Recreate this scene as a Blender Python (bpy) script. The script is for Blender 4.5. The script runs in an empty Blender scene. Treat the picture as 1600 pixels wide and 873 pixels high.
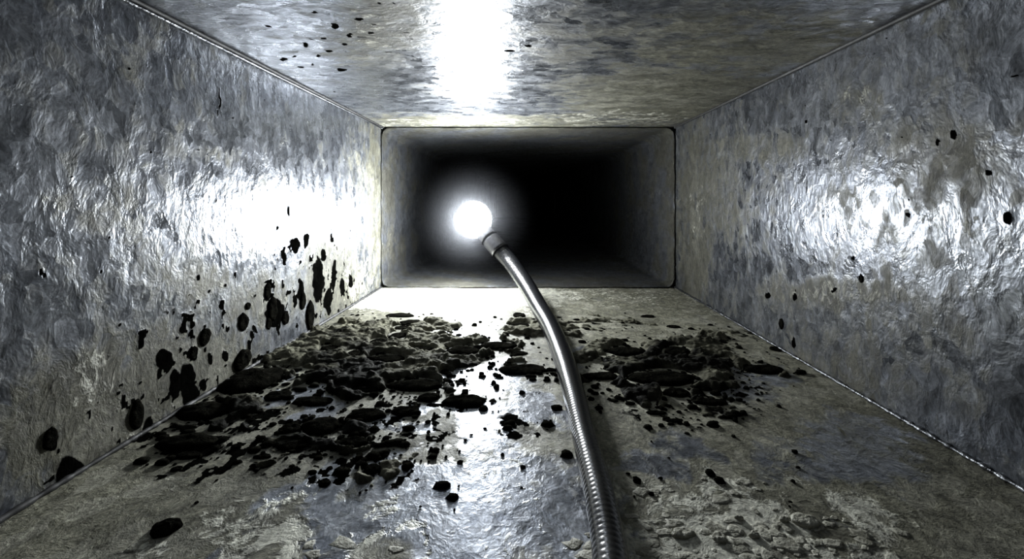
import bpy, bmesh, math, random
import numpy as np
from mathutils import Vector, Matrix

# ------------------------------------------------------------------ camera, world, exposure
W, H, F = 1600.0, 873.0, 600.0          # picture size and focal length in pixels
VX, VY = 820.0, 312.0                   # vanishing point of the duct in the picture
D = 0.26                                # distance to the joint of the two duct sections
K = D / F
XL, XR, ZC, ZF = -225*K, 236*K, 114*K, -138*K
YB, YE = -0.10, 1.3                     # back end and far end of the duct
LAMP_D = 0.262
scene = bpy.context.scene
col = scene.collection
cam_d = bpy.data.cameras.new('camera')
cam = bpy.data.objects.new('camera', cam_d); col.objects.link(cam)
cam.location = (0, 0, 0); cam.rotation_euler = (math.pi/2, 0, 0)
cam_d.sensor_fit = 'HORIZONTAL'; cam_d.sensor_width = 36
cam_d.lens = 36*F/W
cam_d.shift_x = (W/2-VX)/W; cam_d.shift_y = (VY-H/2)/W
cam_d.clip_start = 0.002; cam_d.clip_end = 20
scene.camera = cam
world = bpy.data.worlds.new('world'); scene.world = world; world.use_nodes = True
world.node_tree.nodes['Background'].inputs[0].default_value = (0.003, 0.0035, 0.004, 1)
world.node_tree.nodes['Background'].inputs[1].default_value = 1.0
vs = scene.view_settings
vs.view_transform = 'Standard'; vs.look = 'None'; vs.gamma = 1; vs.use_curve_mapping = False
vs.exposure = -0.3
LAMP_STRENGTH = 12.0                    # glow of the bulb's own surface
LAMP_POWER = 2.7                        # watts of the LED inside the bulb
scene.cycles.max_bounces = 8; scene.cycles.glossy_bounces = 6; scene.cycles.diffuse_bounces = 2
scene.cycles.sample_clamp_indirect = 8.0

rng = np.random.default_rng(7); random.seed(7)

# ------------------------------------------------------------------ helpers
def P(px, py, d):                        # point seen at a pixel at a given depth
    return Vector(((px-VX)*d/F, d, -(py-VY)*d/F))

def tag(o, label=None, cat=None, group=None, kind=None):
    if label: o['label'] = label
    if cat: o['category'] = cat
    if group: o['group'] = group
    if kind: o['kind'] = kind
    return o

def hsh(ix, iy, s):
    n = (ix.astype(np.int64)*374761393 + iy.astype(np.int64)*668265263 + s*974634777) & 0xffffffff
    n = ((n ^ (n >> 13))*1274126177) & 0xffffffff
    n = n ^ (n >> 16)
    return (n & 0xffffff)/float(0xffffff)

def vnoise(x, y, s=0):
    xi = np.floor(x); yi = np.floor(y); fx = x-xi; fy = y-yi
    fx = fx*fx*(3-2*fx); fy = fy*fy*(3-2*fy)
    a = hsh(xi, yi, s); b = hsh(xi+1, yi, s); c = hsh(xi, yi+1, s); d = hsh(xi+1, yi+1, s)
    return (a*(1-fx)+b*fx)*(1-fy)+(c*(1-fx)+d*fx)*fy

def fbm(x, y, s=0, o=4):
    t = 0; a = .5; tot = 0
    for i in range(o):
        t = t+a*vnoise(x*2**i+13.7*i, y*2**i+7.1*i, s+i); tot += a; a *= .55
    return t/tot                                                  # 0..1

def worley(x, y, s=0):
    xi = np.floor(x); yi = np.floor(y); best = np.full(x.shape, 9.); bid = np.zeros(x.shape)
    for dx in (-1, 0, 1):
        for dy in (-1, 0, 1):
            cx = xi+dx; cy = yi+dy
            d = (cx+hsh(cx, cy, s)-x)**2+(cy+hsh(cx, cy, s+51)-y)**2
            m = d < best; best = np.where(m, d, best); bid = np.where(m, hsh(cx, cy, s+99), bid)
    return np.sqrt(best), bid

def sstep(a, b, x):
    t = np.clip((x-a)/(b-a), 0, 1); return t*t*(3-2*t)

def blobs(px, py, lst, soft=.35):        # soft union of ellipses (cx, cy, rx, ry, weight)
    m = np.zeros(px.shape)
    for cx, cy, rx, ry, w in lst:
        r = np.sqrt(((px-cx)/rx)**2+((py-cy)/ry)**2)
        m = np.maximum(m, w*(1-sstep(1-soft, 1+soft, r)))
    return m

def mesh_np(name, verts, faces, mat, attrs=None, parent=None, smooth=True):
    me = bpy.data.meshes.new(name)
    me.from_pydata(verts.tolist() if hasattr(verts, 'tolist') else verts, [], faces.tolist() if hasattr(faces, 'tolist') else faces)
    if attrs:
        for k, v in attrs.items():
            a = me.attributes.new(k, 'FLOAT', 'POINT'); a.data.foreach_set('value', np.asarray(v, dtype=np.float32).ravel())
    me.polygons.foreach_set('use_smooth', [smooth]*len(me.polygons))
    me.materials.append(mat); me.update()
    o = bpy.data.objects.new(name, me); col.objects.link(o)
    if parent: o.parent = parent
    return o

def grid_faces(n, m, keep=None, flip=False):
    i = np.arange(n-1)[:, None]*m+np.arange(m-1)[None, :]
    f = np.stack([i, i+1, i+1+m, i+m], -1).reshape(-1, 4)
    if flip: f = f[:, ::-1]
    if keep is not None: f = f[keep.reshape(-1)]
    return f

def compact(v, f, attrs):
    used = np.zeros(len(v), bool); used[f.ravel()] = True
    idx = np.cumsum(used)-1
    return v[used], idx[f], {k: np.asarray(a).ravel()[used] for k, a in attrs.items()}

# ------------------------------------------------------------------ materials
def nt(name):
    m = bpy.data.materials.new(name); m.use_nodes = True
    return m, m.node_tree.nodes, m.node_tree.links, m.node_tree.nodes['Principled BSDF']

def mixc(N, L, fac, a, b, blend='MIX'):
    n = N.new('ShaderNodeMix'); n.data_type = 'RGBA'; n.blend_type = blend
    for s, v in ((n.inputs[0], fac), (n.inputs[6], a), (n.inputs[7], b)):
        if isinstance(v, (int, float)): s.default_value = v
        elif isinstance(v, tuple): s.default_value = (*v, 1)
        else: L.new(v, s)
    return n.outputs[2]

def mth(N, L, op, a, b=0.0, c=None, clamp=False):
    n = N.new('ShaderNodeMath'); n.operation = op; n.use_clamp = clamp
    for s, v in zip(n.inputs, (a, b, c)):
        if v is None: continue
        if isinstance(v, (int, float)): s.default_value = v
        else: L.new(v, s)
    return n.outputs[0]

def attr(N, name):
    n = N.new('ShaderNodeAttribute'); n.attribute_name = name; return n.outputs['Fac']

def noise(N, L, vec, scale, detail=4, rough=.6, dist=0.0):
    n = N.new('ShaderNodeTexNoise'); n.inputs['Scale'].default_value = scale
    n.inputs['Detail'].default_value = detail; n.inputs['Roughness'].default_value = rough
    n.inputs['Distortion'].default_value = dist
    L.new(vec, n.inputs['Vector']); return n.outputs[0]

def ramp(N, L, x, a, b, lo=0.0, hi=1.0):
    n = N.new('ShaderNodeMapRange'); n.clamp = True
    L.new(x, n.inputs[0])
    for i, v in enumerate((a, b, lo, hi)): n.inputs[i+1].default_value = v
    return n.outputs[0]

def steel_mat(name, scl=(1, 1, 1), film_amt=1.0, rough=.24, bump=.17, dull=0.0, tone=1.0, filmtone=1.0):
    """galvanised sheet: spangle facets, patchy oxide, olive grime where 'film', cream where 'pale', black where 'tar'"""
    m, N, L, B = nt(name)
    tc = N.new('ShaderNodeTexCoord').outputs['Object']
    mp = N.new('ShaderNodeMapping'); L.new(tc, mp.inputs[0]); mp.inputs['Scale'].default_value = scl
    v = mp.outputs[0]
    # warped coordinates
    wn = N.new('ShaderNodeTexNoise'); wn.inputs['Scale'].default_value = 130; wn.inputs['Detail'].default_value = 2; L.new(v, wn.inputs['Vector'])
    wv = N.new('ShaderNodeVectorMath'); wv.operation = 'MULTIPLY_ADD'; L.new(wn.outputs['Color'], wv.inputs[0])
    wv.inputs[1].default_value = (.005, .005, .005); L.new(v, wv.inputs[2]); w = wv.outputs[0]
    vo = N.new('ShaderNodeTexVoronoi'); vo.inputs['Scale'].default_value = 380; L.new(w, vo.inputs['Vector'])
    vo2 = N.new('ShaderNodeTexVoronoi'); vo2.inputs['Scale'].default_value = 150; L.new(w, vo2.inputs['Vector'])
    sep = N.new('ShaderNodeSeparateColor'); L.new(vo.outputs['Color'], sep.inputs[0])
    sep2 = N.new('ShaderNodeSeparateColor'); L.new(vo2.outputs['Color'], sep2.inputs[0])
    big = noise(N, L, v, 22, 5, .62)
    mid = noise(N, L, w, 150, 4, .68)
    fine = noise(N, L, w, 600, 4, .7)
    c = mixc(N, L, ramp(N, L, big, .35, .65), (.135, .147, .172), (.24, .255, .28))
    c = mixc(N, L, ramp(N, L, sep.outputs[0], 0, 1, 0, .45), c, (.42, .44, .475))
    c = mixc(N, L, ramp(N, L, sep2.outputs[1], .1, 1, 0, .40), c, (.07, .08, .10))
    c = mixc(N, L, ramp(N, L, fine, .52, .72, 0, .45), c, (.13, .14, .15))
    # grime film
    film = attr(N, 'film')
    ff = mth(N, L, 'ADD', film, mth(N, L, 'MULTIPLY_ADD', mid, 1.1, -.55), clamp=True)
    ff = mth(N, L, 'MULTIPLY_ADD', sep.outputs[2], .30, mth(N, L, 'ADD', ff, -.17), clamp=True)
    ff = ramp(N, L, ff, .30, .72, 0, film_amt)
    filmc = mixc(N, L, ramp(N, L, fine, .35, .65), tuple(q*filmtone for q in (.085, .083, .060)), tuple(q*filmtone for q in (.19, .186, .142)))
    filmc = mixc(N, L, ramp(N, L, sep2.outputs[0], .55, .75, 0, .55), filmc, tuple(q*filmtone for q in (.25, .245, .20)))
    filmc = mixc(N, L, ramp(N, L, big, .4, .7, 0, .6), filmc, (.045, .044, .032))
    c = mixc(N, L, ff, c, filmc)
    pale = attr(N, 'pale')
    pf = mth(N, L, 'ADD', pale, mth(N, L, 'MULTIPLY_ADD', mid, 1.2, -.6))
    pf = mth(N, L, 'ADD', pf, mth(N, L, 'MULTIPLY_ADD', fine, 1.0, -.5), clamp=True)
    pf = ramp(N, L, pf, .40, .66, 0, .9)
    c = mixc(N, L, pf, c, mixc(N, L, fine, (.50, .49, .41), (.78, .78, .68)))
    tar = attr(N, 'tar')
    tf = ramp(N, L, mth(N, L, 'ADD', tar, mth(N, L, 'MULTIPLY_ADD', fine, .5, -.25)), .40, .60)
    c = mixc(N, L, tf, c, (.002, .002, .0017))
    grain = noise(N, L, w, 1300, 3, .75)
    g = mth(N, L, 'MULTIPLY', ramp(N, L, grain, .34, .68, .60, 1.38), ramp(N, L, noise(N, L, w, 260, 5, .75), .36, .66, .58, 1.40))
    gc = N.new('ShaderNodeCombineColor')
    for q in gc.inputs: L.new(g, q)
    c = mixc(N, L, 1.0, c, gc.outputs[0], 'MULTIPLY')
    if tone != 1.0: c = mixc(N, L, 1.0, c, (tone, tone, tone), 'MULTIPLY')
    L.new(c, B.inputs['Base Color'])
    cover = mth(N, L, 'MAXIMUM', mth(N, L, 'MAXIMUM', ff, pf), tf)
    L.new(mth(N, L, 'MULTIPLY', ramp(N, L, cover, 0, 1, .62-dull, .05), ramp(N, L, tf, 0, 1, 1, 0)), B.inputs['Metallic'])
    r = mth(N, L, 'MULTIPLY_ADD', sep.outputs[1], .16, rough)
    r = mth(N, L, 'ADD', r, ramp(N, L, mid, .4, .7, 0, .12))
    r = mth(N, L, 'MULTIPLY_ADD', cover, .30, r)
    r = mth(N, L, 'MULTIPLY_ADD', tf, .15, r, clamp=True)
    L.new(r, B.inputs['Roughness'])
    L.new(ramp(N, L, tf, 0, 1, .35, 0), B.inputs['Specular IOR Level'])
    h = mth(N, L, 'MULTIPLY', mid, .9)
    h = mth(N, L, 'MULTIPLY_ADD', fine, .50, h)
    h = mth(N, L, 'MULTIPLY_ADD', mth(N, L, 'MULTIPLY', grain, cover), .9, h)
    h = mth(N, L, 'MULTIPLY_ADD', vo.outputs['Distance'], .5, h)
    h = mth(N, L, 'MULTIPLY_ADD', pf, .5, h)
    b = N.new('ShaderNodeBump'); b.inputs['Strength'].default_value = 1.0; b.inputs['Distance'].default_value = .0011*bump
    L.new(h, b.inputs['Height']); L.new(b.outputs[0], B.inputs['Normal'])
    return m

def dirt_mat(name, dark, light, rough=.75, attrname=None, spec=.25):
    m, N, L, B = nt(name)
    tc = N.new('ShaderNodeTexCoord').outputs['Object']
    n1 = noise(N, L, tc, 260, 5, .7); n2 = noise(N, L, tc, 1100, 3, .6)
    c = mixc(N, L, ramp(N, L, n1, .38, .66), dark, light)
    if attrname:
        c = mixc(N, L, ramp(N, L, attr(N, attrname), .25, .75), c, (.010, .010, .008))
    L.new(c, B.inputs['Base Color'])
    B.inputs['Roughness'].default_value = rough; B.inputs['Specular IOR Level'].default_value = spec
    h = mth(N, L, 'MULTIPLY_ADD', n2, .4, n1)
    b = N.new('ShaderNodeBump'); b.inputs['Strength'].default_value = 1; b.inputs['Distance'].default_value = .0006
    L.new(h, b.inputs['Height']); L.new(b.outputs[0], B.inputs['Normal'])
    return m

def metal_mat(name, colr, rough, metallic=1.0, bumpd=0.0):
    m, N, L, B = nt(name)
    tc = N.new('ShaderNodeTexCoord').outputs['Object']
    n1 = noise(N, L, tc, 500, 3, .6)
    c = mixc(N, L, ramp(N, L, n1, .35, .7), colr, tuple(x*.55 for x in colr))
    L.new(c, B.inputs['Base Color']); B.inputs['Metallic'].default_value = metallic
    L.new(ramp(N, L, n1, .3, .7, rough-.01, rough+.03), B.inputs['Roughness'])
    if bumpd:
        b = N.new('ShaderNodeBump'); b.inputs['Distance'].default_value = bumpd
        L.new(n1, b.inputs['Height']); L.new(b.outputs[0], B.inputs['Normal'])
    return m

M_WALL = steel_mat('galvanised_wall', (1, 1, .62), tone=.68, rough=.17)
M_WALL_R = steel_mat('shaded_galvanised_wall', (1, 1, .62), tone=.42, rough=.18)  # same sheet as the left wall, colour darkened for its weaker light
M_CEIL = steel_mat('galvanised_ceiling', (.6, 1, 1), rough=.19, tone=.66)
M_FLOOR = steel_mat('galvanised_floor', (1, 1, 1), rough=.23, filmtone=1.5)
M_INNER = steel_mat('shaded_dusty_duct', (1, 1, 1), rough=.42, dull=.35, tone=.25)  # dusty steel, colour lowered further to put in the far section's shade
M_CRUST = dirt_mat('caked_dirt', (.065, .063, .046), (.20, .195, .145), attrname='dark', spec=0.03)
M_CLUMP = dirt_mat('black_clump', (.002, .002, .0017), (.008, .0078, .006), rough=1.0, spec=0.0)
M_BROWN = dirt_mat('olive_clump', (.030, .029, .021), (.085, .08, .058), rough=.8)
M_PALE = dirt_mat('pale_flake', (.22, .215, .17), (.60, .59, .50), rough=.6)
M_SEAM = metal_mat('seam_metal', (.17, .175, .185), .38, bumpd=.0006)
M_GAP = metal_mat('dark_hem', (.03, .03, .03), .6, .3)
M_NECK = metal_mat('gooseneck_metal', (.018, .019, .022), .22, .1)
M_SLEEVE = metal_mat('sleeve_metal', (.16, .16, .17), .36)
M_RING = metal_mat('rubber_ring', (.003, .003, .003), .9, 0.0)
M_RING.node_tree.nodes['Principled BSDF'].inputs['Specular IOR Level'].default_value = 0.0
m, N, L, B = nt('led_glow')
B.inputs['Base Color'].default_value = (.9, .9, .9, 1)
B.inputs['Emission Color'].default_value = (.93, .97, 1, 1); B.inputs['Emission Strength'].default_value = LAMP_STRENGTH
M_LED = m

# ------------------------------------------------------------------ duct surfaces
def to_px(x, y, z):
    y = np.maximum(y, .02)
    return VX+x/y*F, VY-z/y*F

# floor ------------------------------------------------------------
CRUST = [(610,560,150,34,1),(720,546,70,13,1),(560,524,115,20,.9),(660,512,60,12,.9),(450,545,60,30,.8),(590,600,125,20,1),(770,541,55,11,1),
         (500,668,90,22,.62),(455,692,60,14,.55),(560,705,80,24,.55),(295,690,75,20,.6),(1050,585,112,40,.9),(975,548,70,18,.9),(1085,545,80,22,.8),
         (820,577,48,13,.9),(845,515,60,12,.8),(1190,576,48,12,.8),(340,640,75,18,.75),(395,592,65,25,1),(722,625,50,12,.6),(640,640,50,12,.5),
         (640,600,90,14,1),(1100,632,66,22,.62),(940,590,50,12,.8),(950,505,70,10,.6),(820,665,30,8,.4),(660,690,50,12,.4),(1140,520,60,10,.5),(1230,545,40,8,.4)]
CLEAN = [(772,590,62,26,1),(735,525,45,10,1),(770,660,60,40,1),(850,640,50,35,.9),(470,632,60,14,1),(440,600,30,10,1),(640,655,70,12,.9),(600,535,30,4,.8),
         (730,800,210,95,1),(540,790,110,42,.8),(430,790,50,30,.7),(1030,705,75,22,.8),(1320,715,120,60,.6),(700,720,120,30,.9),(900,560,30,14,.6),(300,850,40,20,.7),
         (1000,830,60,40,.7),(1180,600,60,30,.5),(590,660,60,10,.7)]
PALE = [(690,462,190,24,1.2),(1150,850,250,52,.85),(1120,765,110,30,.55),(980,800,50,60,.5),(1080,760,90,40,.42),(480,862,150,30,.75),(400,800,130,40,.42),(650,845,40,14,.6),(760,735,50,20,.35),(600,795,60,20,.35),(760,820,60,60,.25),(200,860,60,20,.45),(1240,812,50,20,.6),  # first patch: cream dust, strengthened to paint lamplight on the joint strip
        (820,680,60,14,.2),(340,760,120,20,.25),(1330,660,26,20,.4)]

FL = [
 (395,592,100,44,'largest black clump, filling the floor corner below the left wall'),
 (435,618,38,20,'small black clump just in front of the big corner clump'),
 (487,626,64,18,'long black clump between the corner clump and the wide olive crust'),
 (312,642,84,34,'wide black clump against the left wall, nearer than the corner clump'),
 (487,581,22,7,'thin dark sliver of dirt on clean metal beside the corner clump'),
 (573,647,58,25,'lone oval black clump ringed by clean grey metal'),
 (636,641,42,18,'ragged black clump just right of the lone oval clump'),
 (669,620,34,16,'dark clump tucked behind the one touching the bright streak'),
 (726,625,66,24,'black clump whose right tip touches the bright floor streak'),
 (722,548,52,17,'black clump crossing the left half of the bright streak'),
 (775,540,62,14,'flat black clump crossing the right half of the bright streak'),
 (624,492,46,8,'thin black flake furthest back on the white lit floor'),
 (644,503,38,9,'small black flake just in front of the furthest flake'),
 (626,512,26,7,'short black flake on the back edge of the olive crust'),
 (593,533,30,10,'low black clump at the back left of the olive crust'),
 (620,525,28,13,'rounded dark clump at the back of the olive crust'),
 (661,545,40,6,'narrow black strip beside the white gap in the crust'),
 (514,544,30,10,'flat black clump near the foot of the left wall blotches'),
 (604,560,56,14,'black hump in the middle of the olive crust'),
 (552,552,26,12,'dark hump left of the middle of the olive crust'),
 (648,602,84,22,'long black ridge along the front of the olive crust'),
 (570,609,36,9,'black sliver set in a pale notch of the crust front'),
 (820,577,76,20,'dark oval clump between the bright streak and the gooseneck'),
 (812,508,34,8,'thin black clump just left of the gooseneck, far back'),
 (810,492,20,9,'tiny black clump furthest back beside the gooseneck'),
 (812,552,28,8,'small dark clump behind the oval clump beside the gooseneck'),
 (503,665,64,32,'big black clump in front of the lone oval clump, left'),
 (452,670,36,20,'black clump joined to the left end of the big front clump'),
 (293,690,94,32,'wide black clump lying nearest the left wall in front'),
 (550,690,50,19,'angular black clump in front of the lone oval clump'),
 (455,697,54,16,'thin dark clump in front of the joined pair'),
 (580,733,27,19,'ragged black lump at the front edge of the crust'),
 (506,753,17,14,'small round black lump at the crust front'),
 (261,823,42,36,'isolated black lump nearest the camera on the left floor'),
 (391,656,14,8,'small black pellet left of the joined pair of clumps'),
 (370,697,17,9,'small black pellet right of the wide left clump'),
 (275,733,18,10,'small black pellet in front of the wide left clump'),
 (409,714,30,8,'star shaped black flake left of the thin dark clump'),
 (538,736,15,10,'small black pellet beside the ragged front lump'),
 (296,711,42,14,'low dark clump touching the front of the wide left clump'),
 (977,548,60,16,'furthest large black clump right of the gooseneck'),
 (1056,548,42,16,'dark clump right of the furthest large one, right half'),
 (1035,591,112,26,'widest black clump on the right half of the floor'),
 (1195,576,68,16,'oval black clump nearest the right wall seam'),
 (941,588,58,15,'black clump at the right edge of the gooseneck shadow'),
 (1109,627,50,12,'flat dark clump in front of the right widest clump'),
 (1056,612,40,17,'black clump touching the front of the widest right clump'),
 (1027,645,32,9,'narrow black clump, front left of the right group'),
 (1051,657,24,8,'small black clump nearest the camera in the right group'),
 (854,594,12,5,'tiny black chip on clean metal left of the gooseneck'),
 (1213,545,17,9,'small black pellet caught on the right floor seam'),
 (1013,494,24,5,'thin dark chip far back right of the gooseneck'),
 (1051,510,20,5,'thin dark chip in the far right of the floor'),
]
def floor_fields(X, Y):
    px, py = to_px(X, Y, np.full(X.shape, ZF))
    s = Y/F
    w1 = (fbm(X*90, Y*90, 3)-.5); w2 = (fbm(X*90, Y*90, 23)-.5)
    wx = px+w1*.034/s*.6; wy = py+w2*.020/s*(py-VY)/F*1.2
    crust = blobs(wx, wy, CRUST, .3)
    clean = blobs(wx, wy, CLEAN, .45)
    pale = blobs(wx, wy, PALE, .6)
    return px, py, crust, clean, pale

def w_(a, b): return fbm(a*260, b*260, 131, 3)-.5

def make_floor():
    ny, nx = 560, 470
    ys = np.linspace(.055, D+.012, ny); xs = np.linspace(XL, XR, nx)
    Y, X = np.meshgrid(ys, xs, indexing='ij')
    px, py, crust, clean, pale = floor_fields(X, Y)
    film = np.clip(.95-clean*.85+.35*(fbm(X*60, Y*60, 5)-.5), 0, 1)
    film = np.maximum(film, crust*.9)
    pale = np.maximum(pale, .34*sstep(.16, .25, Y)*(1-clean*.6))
    n = fbm(X*330, Y*330, 31, 3)
    spots = blobs(px, py, [(480,690,170,60,1),(560,720,120,50,1),(300,700,110,60,1),(650,690,90,30,.8),(820,665,50,25,.9),(1080,620,140,60,.8),(640,640,120,40,.7)], .5)
    tar = np.clip(sstep(.60, .66, n)*np.clip(np.maximum(crust*1.2, spots), 0, 1), 0, 1)
    tar = np.maximum(tar, blobs(px+w_(X, Y)*14, py+w_(Y, X)*9, [(505,668,40,18,.7),(455,700,40,14,.6),(660,690,50,14,.45),(560,708,60,18,.5),(300,700,60,22,.7),(380,640,40,20,.6),(820,670,26,10,.5)], .5))
    z = ZF+.0003*(fbm(X*35, Y*35, 40, 3)-.5)*2
    v = np.stack([X, Y, z], -1).reshape(-1, 3)
    # extension behind the grid (under and behind the camera)
    f = grid_faces(ny, nx, flip=True)
    v = np.concatenate([v, np.array([[XL, YB, ZF], [XR, YB, ZF]])])
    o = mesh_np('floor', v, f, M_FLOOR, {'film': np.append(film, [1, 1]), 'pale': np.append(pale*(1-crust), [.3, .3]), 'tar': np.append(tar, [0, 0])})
    tag(o, kind='structure')
    bpymesh_quad('floor_rear', [(XL, YB, ZF), (XR, YB, ZF), (XR, .0555, ZF), (XL, .0555, ZF)], M_FLOOR)
    # caked dirt relief --------------------------------------------
    h = np.zeros(X.shape)
    # many overlapping low mounds
    wxn = fbm(X*400, Y*400, 61, 3)-.5; wyn = fbm(X*400, Y*400, 71, 3)-.5
    Xw = X+wxn*.004; Yw = Y+wyn*.004
    for sc, amp, sd in ((130, .0013, 11), (240, .0011, 12), (450, .0007, 13)):
        d, idd = worley(Xw*sc*.75, Yw*sc*1.15, sd)
        h = h+amp*np.clip(1-d*d*1.9, 0, 1)*(idd > .25)*(.4+.6*idd)
    h = h*(.35+.65*np.clip(crust, 0, 1))
    thick = sstep(.45, .85, crust+.9*(fbm(X*110, Y*190, 81, 4)-.5))
    hh = h*thick+.0009*(thick-.15)+.0004*(fbm(X*900, Y*900, 90, 3)-.5)*thick
    dark = np.clip(.25+.9*(fbm(X*70, Y*70, 95, 3)-.42)*2+.35*blobs(px, py, [(620,590,150,30,1),(395,595,70,30,1),(320,660,110,50,1),(1045,590,110,35,1),(500,668,80,30,1)], .5), 0, 1)
    cut = blobs(px, py, [(a, b+1, c*.56, d*.62+1, 1) for a, b, c, d, _ in FL], .18)
    hh = hh*(1-cut)-.0004*cut
    keep = (hh > .0001)
    kf = keep[:-1, :-1] | keep[1:, :-1] | keep[:-1, 1:] | keep[1:, 1:]
    hh = np.where(keep, hh, -.0004)
    v = np.stack([X, Y, z+hh], -1).reshape(-1, 3)
    v2, f2, a2 = compact(v, grid_faces(ny, nx, kf, flip=True), {'dark': dark})
    o = mesh_np('caked_dirt', v2, f2, M_CRUST, a2)
    tag(o, 'lumpy olive brown crust of caked dirt spread over the duct floor', 'dirt', kind='stuff')
    return

def bpymesh_quad(name, pts, mat, flip=False):
    o = mesh_np(name, np.array(pts), np.array([[0, 1, 2, 3]]), mat, {'film': [1]*4, 'pale': [.2]*4, 'tar': [0]*4})
    return tag(o, kind='structure')

def wall_like(name, mat, axis, const, a0, a1, ny, na, fields, sign):
    """axis 'x': a wall at x=const spanning z a0..a1; axis 'z': ceiling at z=const spanning x a0..a1"""
    ys = np.linspace(.03, D+.012, ny); as_ = np.linspace(a0, a1, na)
    Y, A = np.meshgrid(ys, as_, indexing='ij')
    if axis == 'x': px, py = to_px(np.full(Y.shape, const), Y, A)
    else: px, py = to_px(A, Y, np.full(Y.shape, const))
    film, pale, tar, h = fields(px, py, Y, A)
    C_ = const+sign*h
    v = np.stack([C_, Y, A] if axis == 'x' else [A, Y, C_], -1).reshape(-1, 3)
    n0 = len(v)
    ext = [[const, YB, a0], [const, YB, a1], [const, .03, a0], [const, .03, a1]] if axis == 'x' else [[a0, YB, const], [a1, YB, const], [a0, .03, const], [a1, .03, const]]
    v = np.concatenate([v, np.array(ext)])
    f = np.concatenate([grid_faces(ny, na), np.array([[n0, n0+1, n0+3, n0+2]])])
    e = np.full(4, .5)
    o = mesh_np(name, v, f, mat, {'film': np.append(film, e), 'pale': np.append(pale, e*.2), 'tar': np.append(tar, e*0)})
    return tag(o, kind='structure')

LW_TAR = [(341,160,1.6,26),(405,100,1.5,8),(429,488,14,24),(445,497,6,11),(418,454,6,14),(462,472,3,10),(497,438,8,34),(484,495,6,26),(460,383,7,12),(477,378,4,12),
          (446,403,4,9),(441,394,3,7),(434,516,3,6),(391,524,4,8),(398,515,3,6),(520,371,3,7),(351,446,3,3),(367,428,2,4),(331,562,5,9),(352,558,5,8),
          (302,551,7,11),(318,600,5,10),(290,590,12,26),(270,600,8,22),(232,670,8,18),(79,685,12,20),(110,745,26,26),(219,522,8,4),(308,435,4,4),(330,456,3,3),
          (309,470,3,3),(520,430,5,24),(505,400,4,9),(534,450,4,14),(348,475,4,9),(512,470,5,22),(548,440,3,10),(470,455,4,20),(255,560,14,14),(300,620,14,20),(65,430,3,8),
          (450,330,3,8),(434,358,2,4)]
LW_FILM = [(300,590,120,70,.9),(520,440,50,60,.85),(585,330,16,150,.75),(150,660,140,110,.85),(420,470,60,40,.55),(300,440,60,30,.4),(560,350,30,140,.35),(130,320,70,40,.4),(160,590,70,70,.6),(330,240,60,14,.3)]
LW_PALE = [(150,590,50,60,.42),(110,320,70,22,.34),(560,430,30,60,.45),(430,470,40,30,.25),(245,650,50,40,.3),(350,455,30,40,.2)]
def lw_fields(px, py, Y, A):
    s = Y/F
    w1 = (fbm(Y*160, A*160, 3)-.5); w2 = (fbm(Y*160, A*160, 23)-.5)
    wx = px+w1*.006/s; wy = py+w2*.007/s
    film = blobs(wx, wy, LW_FILM, .6); film = np.clip(film*.8+.30+.45*(fbm(Y*50, A*35, 9)-.55), 0, 1)
    pale = blobs(wx, wy, LW_PALE, .7)
    f3 = fbm(Y*900, A*600, 77, 3)-.5
    tar = blobs(px+w1*.0035/s+f3*2.5, py+w2*.0035/s+f3*3, [(a, b, c*1.05, d*1.05, 1) for a, b, c, d in LW_TAR], .3)
    reg = blobs(px, py, [(480,450,90,80,1),(330,560,140,90,1),(200,650,160,100,.8)], .5)
    n = fbm(Y*420, A*260, 44, 3)
    tar = np.maximum(tar, sstep(.67, .72, n)*reg)
    tar = np.maximum(tar, sstep(.86, .89, fbm(Y*500, A*400, 48, 3)))
    h = .0003*(fbm(Y*30, A*30, 2, 3)-.5)+tar*.00012+.0002*(fbm(Y*260, A*180, 5, 3)-.5)*(film+.25)
    return film, pale, tar, h

RW_TAR = [(1221,506,3,8),(1240,535,3,9),(1333,403,3,4),(1346,435,3,7),(1200,462,5,5),(1242,464,3,7),(1305,452,4,3),(1420,335,4,4),(1575,340,8,10),(1465,222,5,6),(1260,190,2,3),(1302,455,4,3),(1545,270,5,5),(1490,210,6,7)]
RW_FILM = [(1085,340,26,150,.75),(1120,300,40,90,.5),(1300,455,110,24,.55),(1480,240,90,60,.5),(1340,160,40,26,.4),(1200,580,140,50,.45),(1180,230,100,20,.5),(1400,560,120,90,.35)]
RW_PALE = [(1310,455,90,20,.45),(1338,150,30,20,.42),(1090,340,14,60,.34),(1500,350,60,25,.35),(1360,460,60,16,.4)]
def rw_fields(px, py, Y, A):
    s = Y/F
    w1 = (fbm(Y*160, A*160, 303)-.5); w2 = (fbm(Y*160, A*160, 323)-.5)
    wx = px+w1*.006/s; wy = py+w2*.007/s
    film = blobs(wx, wy, RW_FILM, .6); film = np.clip(film*.7+.32+.5*(fbm(Y*50, A*35, 309)-.55), 0, 1)
    pale = blobs(wx, wy, RW_PALE, .7)
    f3 = fbm(Y*900, A*600, 377, 3)-.5
    tar = blobs(px+f3*4, py+f3*4, [(a, b, c, d, 1) for a, b, c, d in RW_TAR], .3)
    tar = np.maximum(tar, sstep(.87, .90, fbm(Y*450, A*350, 348, 3)))
    h = .0003*(fbm(Y*30, A*30, 302, 3)-.5)+tar*.0001+.0002*(fbm(Y*260, A*180, 305, 3)-.5)*(film+.25)
    return film, pale, tar, h

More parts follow.
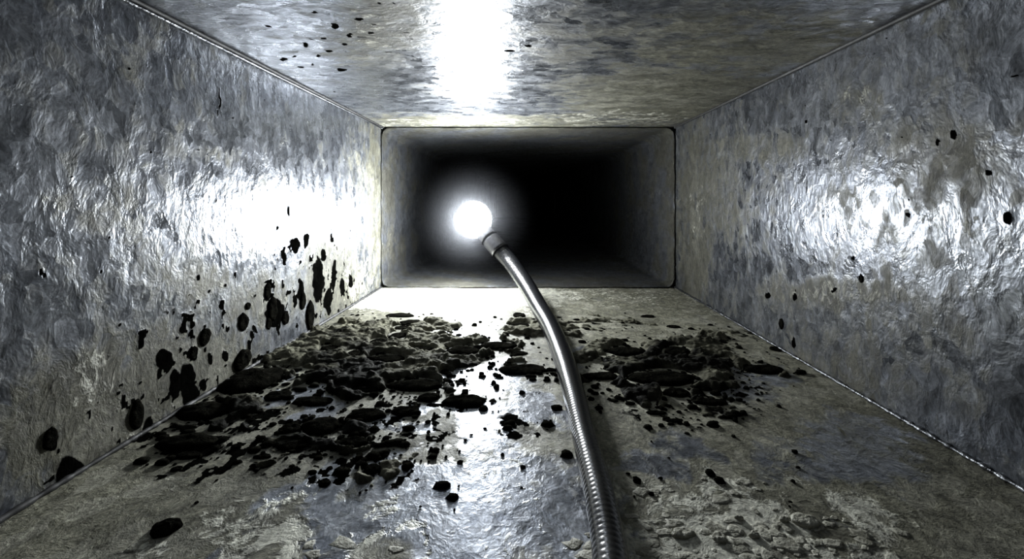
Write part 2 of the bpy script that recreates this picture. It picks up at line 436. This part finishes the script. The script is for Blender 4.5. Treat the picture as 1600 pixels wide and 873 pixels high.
CE_TAR = [(477,70,4,4),(523,41,6,4),(546,55,4,4),(497,87,2.5,2.5),(488,101,2.5,2.5),(443,92,6,3),(419,41,4,2),(538,69,4,2),(535,109,8,2.5),(491,20,6,2),(796,79,9,2),(825,71,6,2),
          (460,88,4,2),(515,80,6,2),(560,30,8,2),(522,143,1.5,1),(580,52,6,2),(505,60,5,2),(470,105,5,1.5)]
CE_FILM = [(1060,150,180,50,.75),(600,30,60,60,.55),(760,190,240,12,.7),(1150,60,200,60,.55),(950,165,80,25,.5),(880,60,90,50,.35),(560,60,50,40,.35)]
CE_PALE = [(960,185,140,14,.4),(580,40,40,50,.3),(700,192,180,6,.45)]
def ce_fields(px, py, Y, A):
    s = Y/F
    w1 = (fbm(Y*160, A*120, 503)-.5); w2 = (fbm(Y*160, A*120, 523)-.5)
    wx = px+w1*.010/s; wy = py+w2*.006/s
    film = blobs(wx, wy, CE_FILM, .6); film = np.clip(film+.25+.5*(fbm(Y*60, A*30, 509)-.55), 0, 1)
    pale = blobs(wx, wy, CE_PALE, .7)
    f3 = fbm(Y*900, A*600, 577, 3)-.5
    tar = blobs(px+f3*5, py+f3*3, [(a, b, c, d, 1) for a, b, c, d in CE_TAR], .3)
    tar = np.maximum(tar, sstep(.79, .83, fbm(Y*600, A*260, 548, 3))*blobs(px, py, [(560,60,160,70,1)], .5))
    h = .0003*(fbm(Y*30, A*22, 502, 3)-.5)+.0002*(fbm(Y*300, A*120, 505, 3)-.5)*(film+.3)
    return film, pale, tar, h

make_floor()
wall_like('wall_left', M_WALL, 'x', XL, ZF, ZC, 420, 330, lw_fields, 1)
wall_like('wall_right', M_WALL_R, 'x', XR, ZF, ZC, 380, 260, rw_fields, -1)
wall_like('ceiling', M_CEIL, 'z', ZC, XL, XR, 380, 420, ce_fields, -1)

# corner seams: a rolled bead and a darker hem beside it
def rod(name, p0, p1, r, mat, n=160, seg=8, wob=.25, seed=1):
    p0, p1 = Vector(p0), Vector(p1); vs_, fs = [], []
    rr = random.Random(seed)
    for i in range(n+1):
        t = i/n; c = p0.lerp(p1, t); q = r*(1+wob*(rr.random()-.5))
        for k in range(seg):
            a = 2*math.pi*k/seg; vs_.append((c.x+q*math.cos(a), c.y, c.z+q*math.sin(a)))
    for i in range(n):
        for k in range(seg):
            a = i*seg+k; b = i*seg+(k+1) % seg; fs.append((a, b, b+seg, a+seg))
    fs.append(tuple(range(seg))); fs.append(tuple(range(n*seg+seg-1, n*seg-1, -1)))
    o = mesh_np(name, vs_, fs, mat); return tag(o, kind='structure')
rod('trim_1', (XL+.0007, YB, ZC-.0010), (XL+.0007, D, ZC-.0010), .00045, M_SEAM, seed=1)
rod('trim_2', (XL+.0018, YB, ZC-.0004), (XL+.0018, D, ZC-.0004), .0006, M_GAP, seed=2)
rod('trim_3', (XR-.0004, YB, ZC-.0004), (XR-.0004, D, ZC-.0004), .0008, M_GAP, seed=3)
rod('trim_4', (XR-.0004, YB, ZF+.0006), (XR-.0004, D, ZF+.0006), .0005, M_SEAM, n=400, wob=1.0, seed=4)
rod('trim_5', (XL+.0004, YB, ZF+.0006), (XL+.0004, D, ZF+.0006), .00065, M_GAP, n=400, wob=.7, seed=5)

# far duct section: a rounded rectangular sleeve pushed into the first one
def sleeve():
    x0, x1, z0, z1 = XL+.0009, XR-.0014, ZF+.0008, ZC-.0009
    r = .0055
    def sec(y, grow=0.0, rr=r):
        pts = []
        for cx, cz, a0 in ((x1-rr, z1-rr, 0), (x0+rr, z1-rr, 90), (x0+rr, z0+rr, 180), (x1-rr, z0+rr, 270)):
            for k in range(9):
                a = math.radians(a0+k*90/8); pts.append((cx+(rr+grow)*math.cos(a), cz+(rr+grow)*math.sin(a)))
            # points along the next side
            nx_ = {0: (x0+rr, z1), 90: (x0, z0+rr), 180: (x1-rr, z0), 270: (x1, z1-rr)}[a0]
            st = {0: (x1-rr, z1), 90: (x0, z1-rr), 180: (x0+rr, z0), 270: (x1, z0+rr)}[a0]
            nn = 24
            for k in range(1, nn):
                t = k/nn; X = st[0]*(1-t)+nx_[0]*t; Z = st[1]*(1-t)+nx_[1]*t
                bow = -.0006*math.sin(math.pi*t)
                gx = {0: 0, 90: -1, 180: 0, 270: 1}[a0]; gz = {0: 1, 90: 0, 180: -1, 270: 0}[a0]
                pts.append((X+gx*(grow+bow*-.6), Z+gz*(grow)))
        return [(p[0], y+.0006*math.sin(i*1.7)*math.sin(i*.53), p[1]) for i, p in enumerate(pts)]
    ys = [(D+.010, .0006), (D+.0008, .0006), (D-.0002, .0003), (D, 0.0), (D+.0008, -.0003)]
    ysl = list(D+.002+(np.linspace(0, 1, 90)**2)*(YE-D))
    secs = [sec(y, g) for y, g in ys]+[sec(y, -.0003) for y in ysl]
    n = len(secs[0]); v = np.array([p for s in secs for p in s])
    f = []
    for i in range(len(secs)-1):
        for k in range(n):
            a = i*n+k; b = i*n+(k+1) % n; f.append((a, b, b+n, a+n))
    Y = v[:, 1]; X = v[:, 0]; Z = v[:, 2]
    film = np.clip(.40+1.5*(fbm(Y*70+X*45, Z*60+X*30, 600)-.5)+.5*(1-sstep(D, D+.06, Y))*.6, 0, 1)
    pale = np.clip(.15*(1-sstep(D, D+.03, Y)), 0, 1)
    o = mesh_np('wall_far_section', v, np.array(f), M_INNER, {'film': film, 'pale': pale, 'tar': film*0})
    tag(o, kind='structure')
    # closing plate of the far bend
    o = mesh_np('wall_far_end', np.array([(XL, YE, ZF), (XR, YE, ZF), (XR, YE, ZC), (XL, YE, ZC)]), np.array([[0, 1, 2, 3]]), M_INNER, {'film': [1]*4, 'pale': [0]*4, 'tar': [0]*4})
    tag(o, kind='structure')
sleeve()

# ------------------------------------------------------------------ lamp on its flexible neck
LC = P(740, 343, LAMP_D)
lamp = bpy.data.objects.new('gooseneck_lamp', None); col.objects.link(lamp)
neck_pts = [P(781,391,.249), P(800,412,.240), P(822,444,.222), P(843,484,.196), P(862,526,.165), P(881,575,.1345), P(896,620,.1125), P(911,675,.0935),
            P(927,735,.0795), P(940,790,.0700), P(951,850,.0624), P(960,930,.0542), P(975,1100,.0428), P(1010,1500,.0285)]
# keep the cable's underside on the floor
neck_r = [.0052, .0050, .0047, .0044, .0040, .0037, .0033, .0029, .0029, .0029, .0029, .0029, .0029, .0029]
for p, r in zip(neck_pts, neck_r):
    p.z = max(p.z, ZF+r+.0002)
neck_pts.append(Vector((.012, -.03, ZF+.0031))); neck_r.append(.0029)
neck_pts.append(Vector((.012, -.095, ZF+.0031))); neck_r.append(.0029)
lamp.location = (neck_pts[8].x, neck_pts[8].y, ZF)
tag(lamp, 'glowing round work lamp on a thin ribbed steel gooseneck', 'lamp')
LI = Matrix.Translation(-Vector(lamp.location))

def catmull(pts, rs, step):
    P4 = [pts[0]*2-pts[1]]+pts+[pts[-1]*2-pts[-2]]
    R4 = [rs[0]]+rs+[rs[-1]]
    out = []
    for i in range(1, len(P4)-2):
        a, b, c, d = P4[i-1:i+3]; n = max(2, int((c-b).length/.0004))
        for k in range(n):
            t = k/n
            q = .5*((2*b)+(c-a)*t+(2*a-5*b+4*c-d)*t*t+(3*b-a-3*c+d)*t**3)
            out.append((q, R4[i]*(1-t)+R4[i+1]*t))
    out.append((P4[-2], R4[-2]))
    # resample by arc length
    L_ = [0]
    for i in range(1, len(out)): L_.append(L_[-1]+(out[i][0]-out[i-1][0]).length)
    res = []; s = 0; j = 0
    while s < L_[-1]:
        while L_[j+1] < s: j += 1
        t = (s-L_[j])/max(1e-9, L_[j+1]-L_[j])
        res.append((out[j][0].lerp(out[j+1][0], t), out[j][1]*(1-t)+out[j+1][1]*t, s)); s += step
    return res

def tube(name, path, prof, mat, seg=28, parent=None, offset=Vector((0, 0, 0)), helix=0.0):
    """path: (point, radius, s); prof(s, angle)->radius factor"""
    vs_, fs = [], []; up = Vector((0, 0, 1)); n = len(path)
    prev = None
    for i, (c, r, s) in enumerate(path):
        t = (path[min(i+1, n-1)][0]-path[max(i-1, 0)][0]).normalized()
        if prev is None: u = t.orthogonal().normalized()
        else: u = (prev-t*prev.dot(t)).normalized()
        prev = u; w = t.cross(u)
        for k in range(seg):
            a = 2*math.pi*k/seg; q = r*prof(s, a)
            vs_.append(tuple(c-offset+(u*math.cos(a)+w*math.sin(a))*q))
    for i in range(n-1):
        for k in range(seg):
            a = i*seg+k; b = i*seg+(k+1) % seg; fs.append((a, b, b+seg, a+seg))
    fs.append(tuple(reversed(range(seg)))); fs.append(tuple(range((n-1)*seg, n*seg)))
    return mesh_np(name, vs_, fs, mat, parent=parent)

OFF = Vector(lamp.location)
path = catmull(neck_pts, neck_r, .00020)
PITCH = .00115
def ribs(s, a):
    ph = (s/PITCH + a/(2*math.pi)) % 1.0
    return .975+.025*math.sin(math.pi*ph)**.6*1.0
tube('flexible_neck', path, ribs, M_NECK, 26, lamp, OFF)
hd = (neck_pts[0]-LC)
ax = hd.normalized()
# sleeve between bulb and neck
def straight(a, b, rs, n):
    return [(a.lerp(b, i/n), rs(i/n), (b-a).length*i/n) for i in range(n+1)]
S0 = LC+ax*.0085; S1 = LC+ax*.0185; S2 = neck_pts[0]+ax*.0006
tube('lamp_sleeve', straight(S0, S1, lambda t: .0056 if t < .93 else .0056-.0004*(t-.93)/.07, 30), lambda s, a: 1, M_SLEEVE, 40, lamp, OFF)
tube('collar', straight(S1+ax*.0004, S2, lambda t: .0060-.0005*max(0, abs(t-.5)-.38)/.12, 30), lambda s, a: 1, M_SLEEVE, 40, lamp, OFF)
for c in (S1, S2):
    tube('seal_ring', straight(c-ax*.0003, c+ax*.0007, lambda t: .0063*(1-.05*(2*t-1)**2), 8), lambda s, a: 1, M_RING, 40, lamp, OFF)
# bulb
def sphere(name, c, r, mat, parent, n=32, mm=20, off=OFF, sq=1.0, half=None):
    bm = bmesh.new(); bmesh.ops.create_uvsphere(bm, u_segments=n, v_segments=mm, radius=r)
    me = bpy.data.meshes.new(name); 
    for v in bm.verts: v.co = v.co+(c-off)
    bm.to_mesh(me); bm.free(); me.materials.append(mat); me.polygons.foreach_set('use_smooth', [True]*len(me.polygons))
    o = bpy.data.objects.new(name, me); col.objects.link(o); o.parent = parent; return o
BR = 27.5*LAMP_D/F
sphere('light_bulb', LC, BR, M_LED, lamp)['label'] = 'glowing white bulb'
ld = bpy.data.lights.new('led_light', 'POINT'); ld.energy = LAMP_POWER; ld.color = (.93, .97, 1)
ld.shadow_soft_size = BR+.00015; ld.use_soft_falloff = False
lo = bpy.data.objects.new('led_light', ld); col.objects.link(lo); lo.parent = lamp; lo.location = LC-OFF
# shell added behind the bulb to block light into the far section
def shell():
    R0, R1 = BR+.0003, BR+.0007; vs_, fs = [], []; seg = 40; rings = 14
    dirn = Vector((.15, 1, 0)).normalized(); u = dirn.orthogonal().normalized(); w = dirn.cross(u)
    for rad in (R0, R1):
        for i in range(rings+1):
            th = math.radians(90)*i/rings
            for k in range(seg):
                a = 2*math.pi*k/seg
                vs_.append(tuple(LC-OFF+dirn*rad*math.cos(th)+(u*math.cos(a)+w*math.sin(a))*rad*math.sin(th)))
    n1 = (rings+1)*seg
    for b0 in (0, n1):
        for i in range(rings):
            for k in range(seg):
                a = b0+i*seg+k; b = b0+i*seg+(k+1) % seg; f = (a, b, b+seg, a+seg); fs.append(f if b0 else f[::-1])
    for k in range(seg):
        a = rings*seg+k; b = rings*seg+(k+1) % seg; fs.append((a, b, b+n1, a+n1))
    mesh_np('added_light_shield', vs_, fs, M_SLEEVE, parent=lamp)
shell()
# ------------------------------------------------------------------ lumps of dirt
def lump_mesh(name, a, b, h, seed, mat, jag=.28, flat=.55):
    seg, rings = 40, 9; r0 = random.Random(seed)
    ph = [(r0.random()*6.28, r0.uniform(.3, 1)/(k**.8)) for k in range(1, 9)]
    vs_, fs = [], []
    def R(t): return 1+jag*sum(w*math.sin(k*t+p) for k, (p, w) in enumerate(ph, 1))*.5
    nz = np.random.default_rng(seed)
    for i in range(rings):
        q = 1-i/rings
        for k in range(seg):
            t = 2*math.pi*k/seg; rr = R(t)
            zz = h*(1-q**2.4)**flat
            vs_.append([a*q*rr*math.cos(t), b*q*rr*math.sin(t), zz])
    vs_.append([0, 0, h])
    v = np.array(vs_); 
    sc = 3.2/max(a, b)
    nn = fbm(v[:, 0]*sc+seed*3.3, v[:, 1]*sc+5, seed, 3)-.5
    v[:, 2] = v[:, 2]*(1+.9*nn)
    v[:seg, 2] = -.0003
    for i in range(rings-1):
        for k in range(seg):
            x = i*seg+k; y = i*seg+(k+1) % seg; fs.append((x, y, y+seg, x+seg))
    t0 = (rings-1)*seg
    for k in range(seg): fs.append((t0+k, t0+(k+1) % seg, len(vs_)-1))
    fs.append(tuple(reversed(range(seg))))
    return mesh_np(name, v, fs, mat)

def floor_lump(px, py, w, h, label, group='black dirt clumps on the floor', mat=None, name='dirt_clump', cat='dirt clump', rise=.30, seed=None):
    d = -ZF*F/(py+h*.25-VY)
    hm = max(.0004, min(.0018, rise*h*d/F*.75))
    y0 = -ZF*F/(py+h/2-VY)                     # near edge
    y1 = (-ZF-hm*.8)*F/(py-h/2-VY)             # far edge, seen over the top
    y1 = max(y1, y0+.35*w*d/F)
    yc = (y0+y1)/2; b = (y1-y0)/2; a = w/2*yc/F
    o = lump_mesh(name, a, b, hm, seed or int(px*7+py), mat or M_CLUMP)
    o.location = ((px-VX)*yc/F, yc, ZF+.0002)
    tag(o, label, cat, group); return o

for x, y, w, h, lb in FL: floor_lump(x, y, w, h, lb)
PF = [
 (1256,812,42,26,'largest pale cream flake on the near right floor'),
 (1224,811,15,11,'small pale flake beside the largest cream flake'),
 (1066,832,38,20,'bright pale flake nearest the gooseneck shadow'),
 (1123,840,24,20,'pale flake between the bright one and the small ones'),
 (1178,835,17,13,'small pale flake in front of the dark patch'),
 (1155,809,14,9,'tiny pale flake behind the other small flakes'),
]
for x, y, w, h, lb in PF: floor_lump(x, y, w, h, lb, 'pale flakes on the near right floor', M_PALE, 'pale_flake', 'flake', .2)

def wall_lump(px, py, w, h, label, side='L', name='tar_blob'):
    X = XL if side == 'L' else XR
    d = abs(X)*F/abs(px-VX)
    hz = h/2*d/F
    dl = w/2*d*d/(F*abs(X))                    # half length along the wall
    th = min(.0012, .28*min(hz, dl)); 
    o = lump_mesh(name, hz, dl, th, int(px*3+py*11), M_CLUMP, .22)
    # local x -> world z, local y -> world y, local z -> inward
    s = 1 if side == 'L' else -1
    m3 = Matrix(((0, 0, s), (0, s, 0), (-1, 0, 0))) if s == 1 else Matrix(((0, 0, -1), (0, 1, 0), (1, 0, 0)))
    o.matrix_world = Matrix.Translation((X+s*.0002, d, -(py-VY)*d/F)) @ m3.to_4x4()
    tag(o, label, 'tar blob', 'tar blobs stuck on the left wall' if s == 1 else 'tar blobs stuck on the right wall')
WL = [
 (320,525,17,29,'lone oval black blob on the left wall, nearest of the tall ones'),
 (379,502,16,30,'black blob with a small drop above it on the left wall'),
 (387,478,8,12,'small black drop above the taller blob on the left wall'),
 (425,482,14,40,'thickest black streak in the middle of the left wall blotches'),
 (445,497,11,20,'squat black blob right of the thickest wall streak'),
 (473,470,9,28,'slim black streak on the left wall close to the joint'),
 (418,454,10,26,'slim black blob above the thickest wall streak'),
 (484,494,12,48,'tall dark streak reaching down to the left floor corner'),
 (419,506,8,20,'small black drip below the thickest wall streak'),
 (378,563,26,34,'black mound on the wall over the big corner clump'),
 (302,551,12,22,'dark ragged blob near the bottom of the left wall'),
 (213,647,22,50,'tall black blob low on the near left wall'),
 (79,685,22,36,'black blob nearest the camera on the left wall'),
]
for a in WL: wall_lump(*a)
wall_lump(1221, 506, 7, 17, 'small upright black blob low on the right wall', 'R')
wall_lump(1346, 435, 7, 12, 'small black blob under the bright glare on the right wall', 'R')

# crumbs: uncountable small bits, one object
def crumbs():
    bmv, bmf = [], []; r0 = random.Random(5); made = 0
    while made < 1500:
        px = r0.uniform(200, 1260); py = r0.uniform(485, 800)
        X = np.array([[(px-VX)*(-ZF)/(py-VY)]]); Y = np.array([[-ZF*F/(py-VY)]])
        if X[0, 0] < XL+.002 or X[0, 0] > XR-.002: continue
        c = blobs(np.array([px]), np.array([py]), [(a, b, cc*1.3, d*1.5, w) for a, b, cc, d, w in CRUST], .6)[0]
        if r0.random() > c*.9+.03: continue
        x, y = X[0, 0], Y[0, 0]; s = .0003+.0011*r0.random()**2.5
        b0 = len(bmv); n = 7; a0 = r0.random()*6.28; ex = r0.uniform(.7, 1.6)
        for ring, (q, z) in enumerate(((1, -.1), (.75, .45))):
            for k in range(n):
                t = a0+2*math.pi*k/n; rr = s*q*(.75+.5*r0.random())
                bmv.append((x+rr*ex*math.cos(t), y+rr*math.sin(t), ZF+z*s+.0001))
        bmv.append((x, y, ZF+s*.6))
        for k in range(n):
            k2 = (k+1) % n; bmf.append((b0+k, b0+k2, b0+n+k2, b0+n+k)); bmf.append((b0+n+k, b0+n+k2, b0+2*n))
        made += 1
    o = mesh_np('dirt_crumbs', bmv, bmf, M_CLUMP)
    tag(o, 'fine black crumbs scattered around the clumps on the duct floor', 'dirt crumbs', kind='stuff')
crumbs()

def pale_bits():
    bmv, bmf = [], []; r0 = random.Random(11); made = 0
    reg = [(1150,845,230,45,1),(1120,770,110,25,.5),(500,862,120,14,.6),(190,850,60,20,.4),(1010,830,30,50,.5)]
    while made < 150:
        px = r0.uniform(120, 1420); py = r0.uniform(740, 885)
        x = (px-VX)*(-ZF)/(py-VY); y = -ZF*F/(py-VY)
        if x < XL+.004 or x > XR-.004: continue
        if r0.random() > blobs(np.array([px]), np.array([py]), reg, .4)[0]: continue
        s = .0004+.0013*r0.random()**2; b0 = len(bmv); n = 10; ph = r0.random()*6.28; ex = r0.uniform(1, 1.7); hh = r0.uniform(.03, .07)
        rad = [.5+.8*r0.random() for _ in range(n)]
        for q, z in ((1, -.0002), (.88, s*hh), (.5, s*hh*1.25)):
            for k in range(n):
                t = ph+2*math.pi*k/n; bmv.append((x+s*q*rad[k]*ex*math.cos(t), y+s*q*rad[k]*math.sin(t), ZF+z))
        bmv.append((x, y, ZF+s*hh*1.3))
        for g in (0, 1):
            for k in range(n):
                k2 = (k+1) % n; bmf.append((b0+g*n+k, b0+g*n+k2, b0+(g+1)*n+k2, b0+(g+1)*n+k))
        for k in range(n): bmf.append((b0+2*n+k, b0+2*n+(k+1) % n, b0+3*n))
        made += 1
    o = mesh_np('pale_crumbs', bmv, bmf, M_PALE)
    tag(o, 'flat pale crumbs strewn over the near floor', 'dirt crumbs', kind='stuff')
pale_bits()

# ------------------------------------------------------------------ scattering ball added as the lamp's soft glow
m, N, L, B = nt('lamp_halo'); N.remove(B)
vol = N.new('ShaderNodeVolumeScatter'); vol.inputs['Density'].default_value = 0.22; vol.inputs['Color'].default_value = (.9, .93, 1, 1)
vol.inputs['Anisotropy'].default_value = 0.0
L.new(vol.outputs[0], N['Material Output'].inputs['Volume'])
tc = N.new('ShaderNodeTexCoord').outputs['Object']
ln = N.new('ShaderNodeVectorMath'); ln.operation = 'LENGTH'; L.new(tc, ln.inputs[0])
HR = .047
q = ramp(N, L, ln.outputs['Value'], BR, HR, 1.0, 0.0)
L.new(mth(N, L, 'MULTIPLY', mth(N, L, 'POWER', q, 2.6), .85), vol.inputs['Density'])
bm = bmesh.new(); bmesh.ops.create_icosphere(bm, subdivisions=4, radius=HR)
me = bpy.data.meshes.new('lamp_halo'); bm.to_mesh(me); bm.free(); me.materials.append(m)
o = bpy.data.objects.new('lamp_halo', me); col.objects.link(o); o.location = LC
tag(o, 'soft halo added around the glowing lamp', 'haze', kind='stuff')
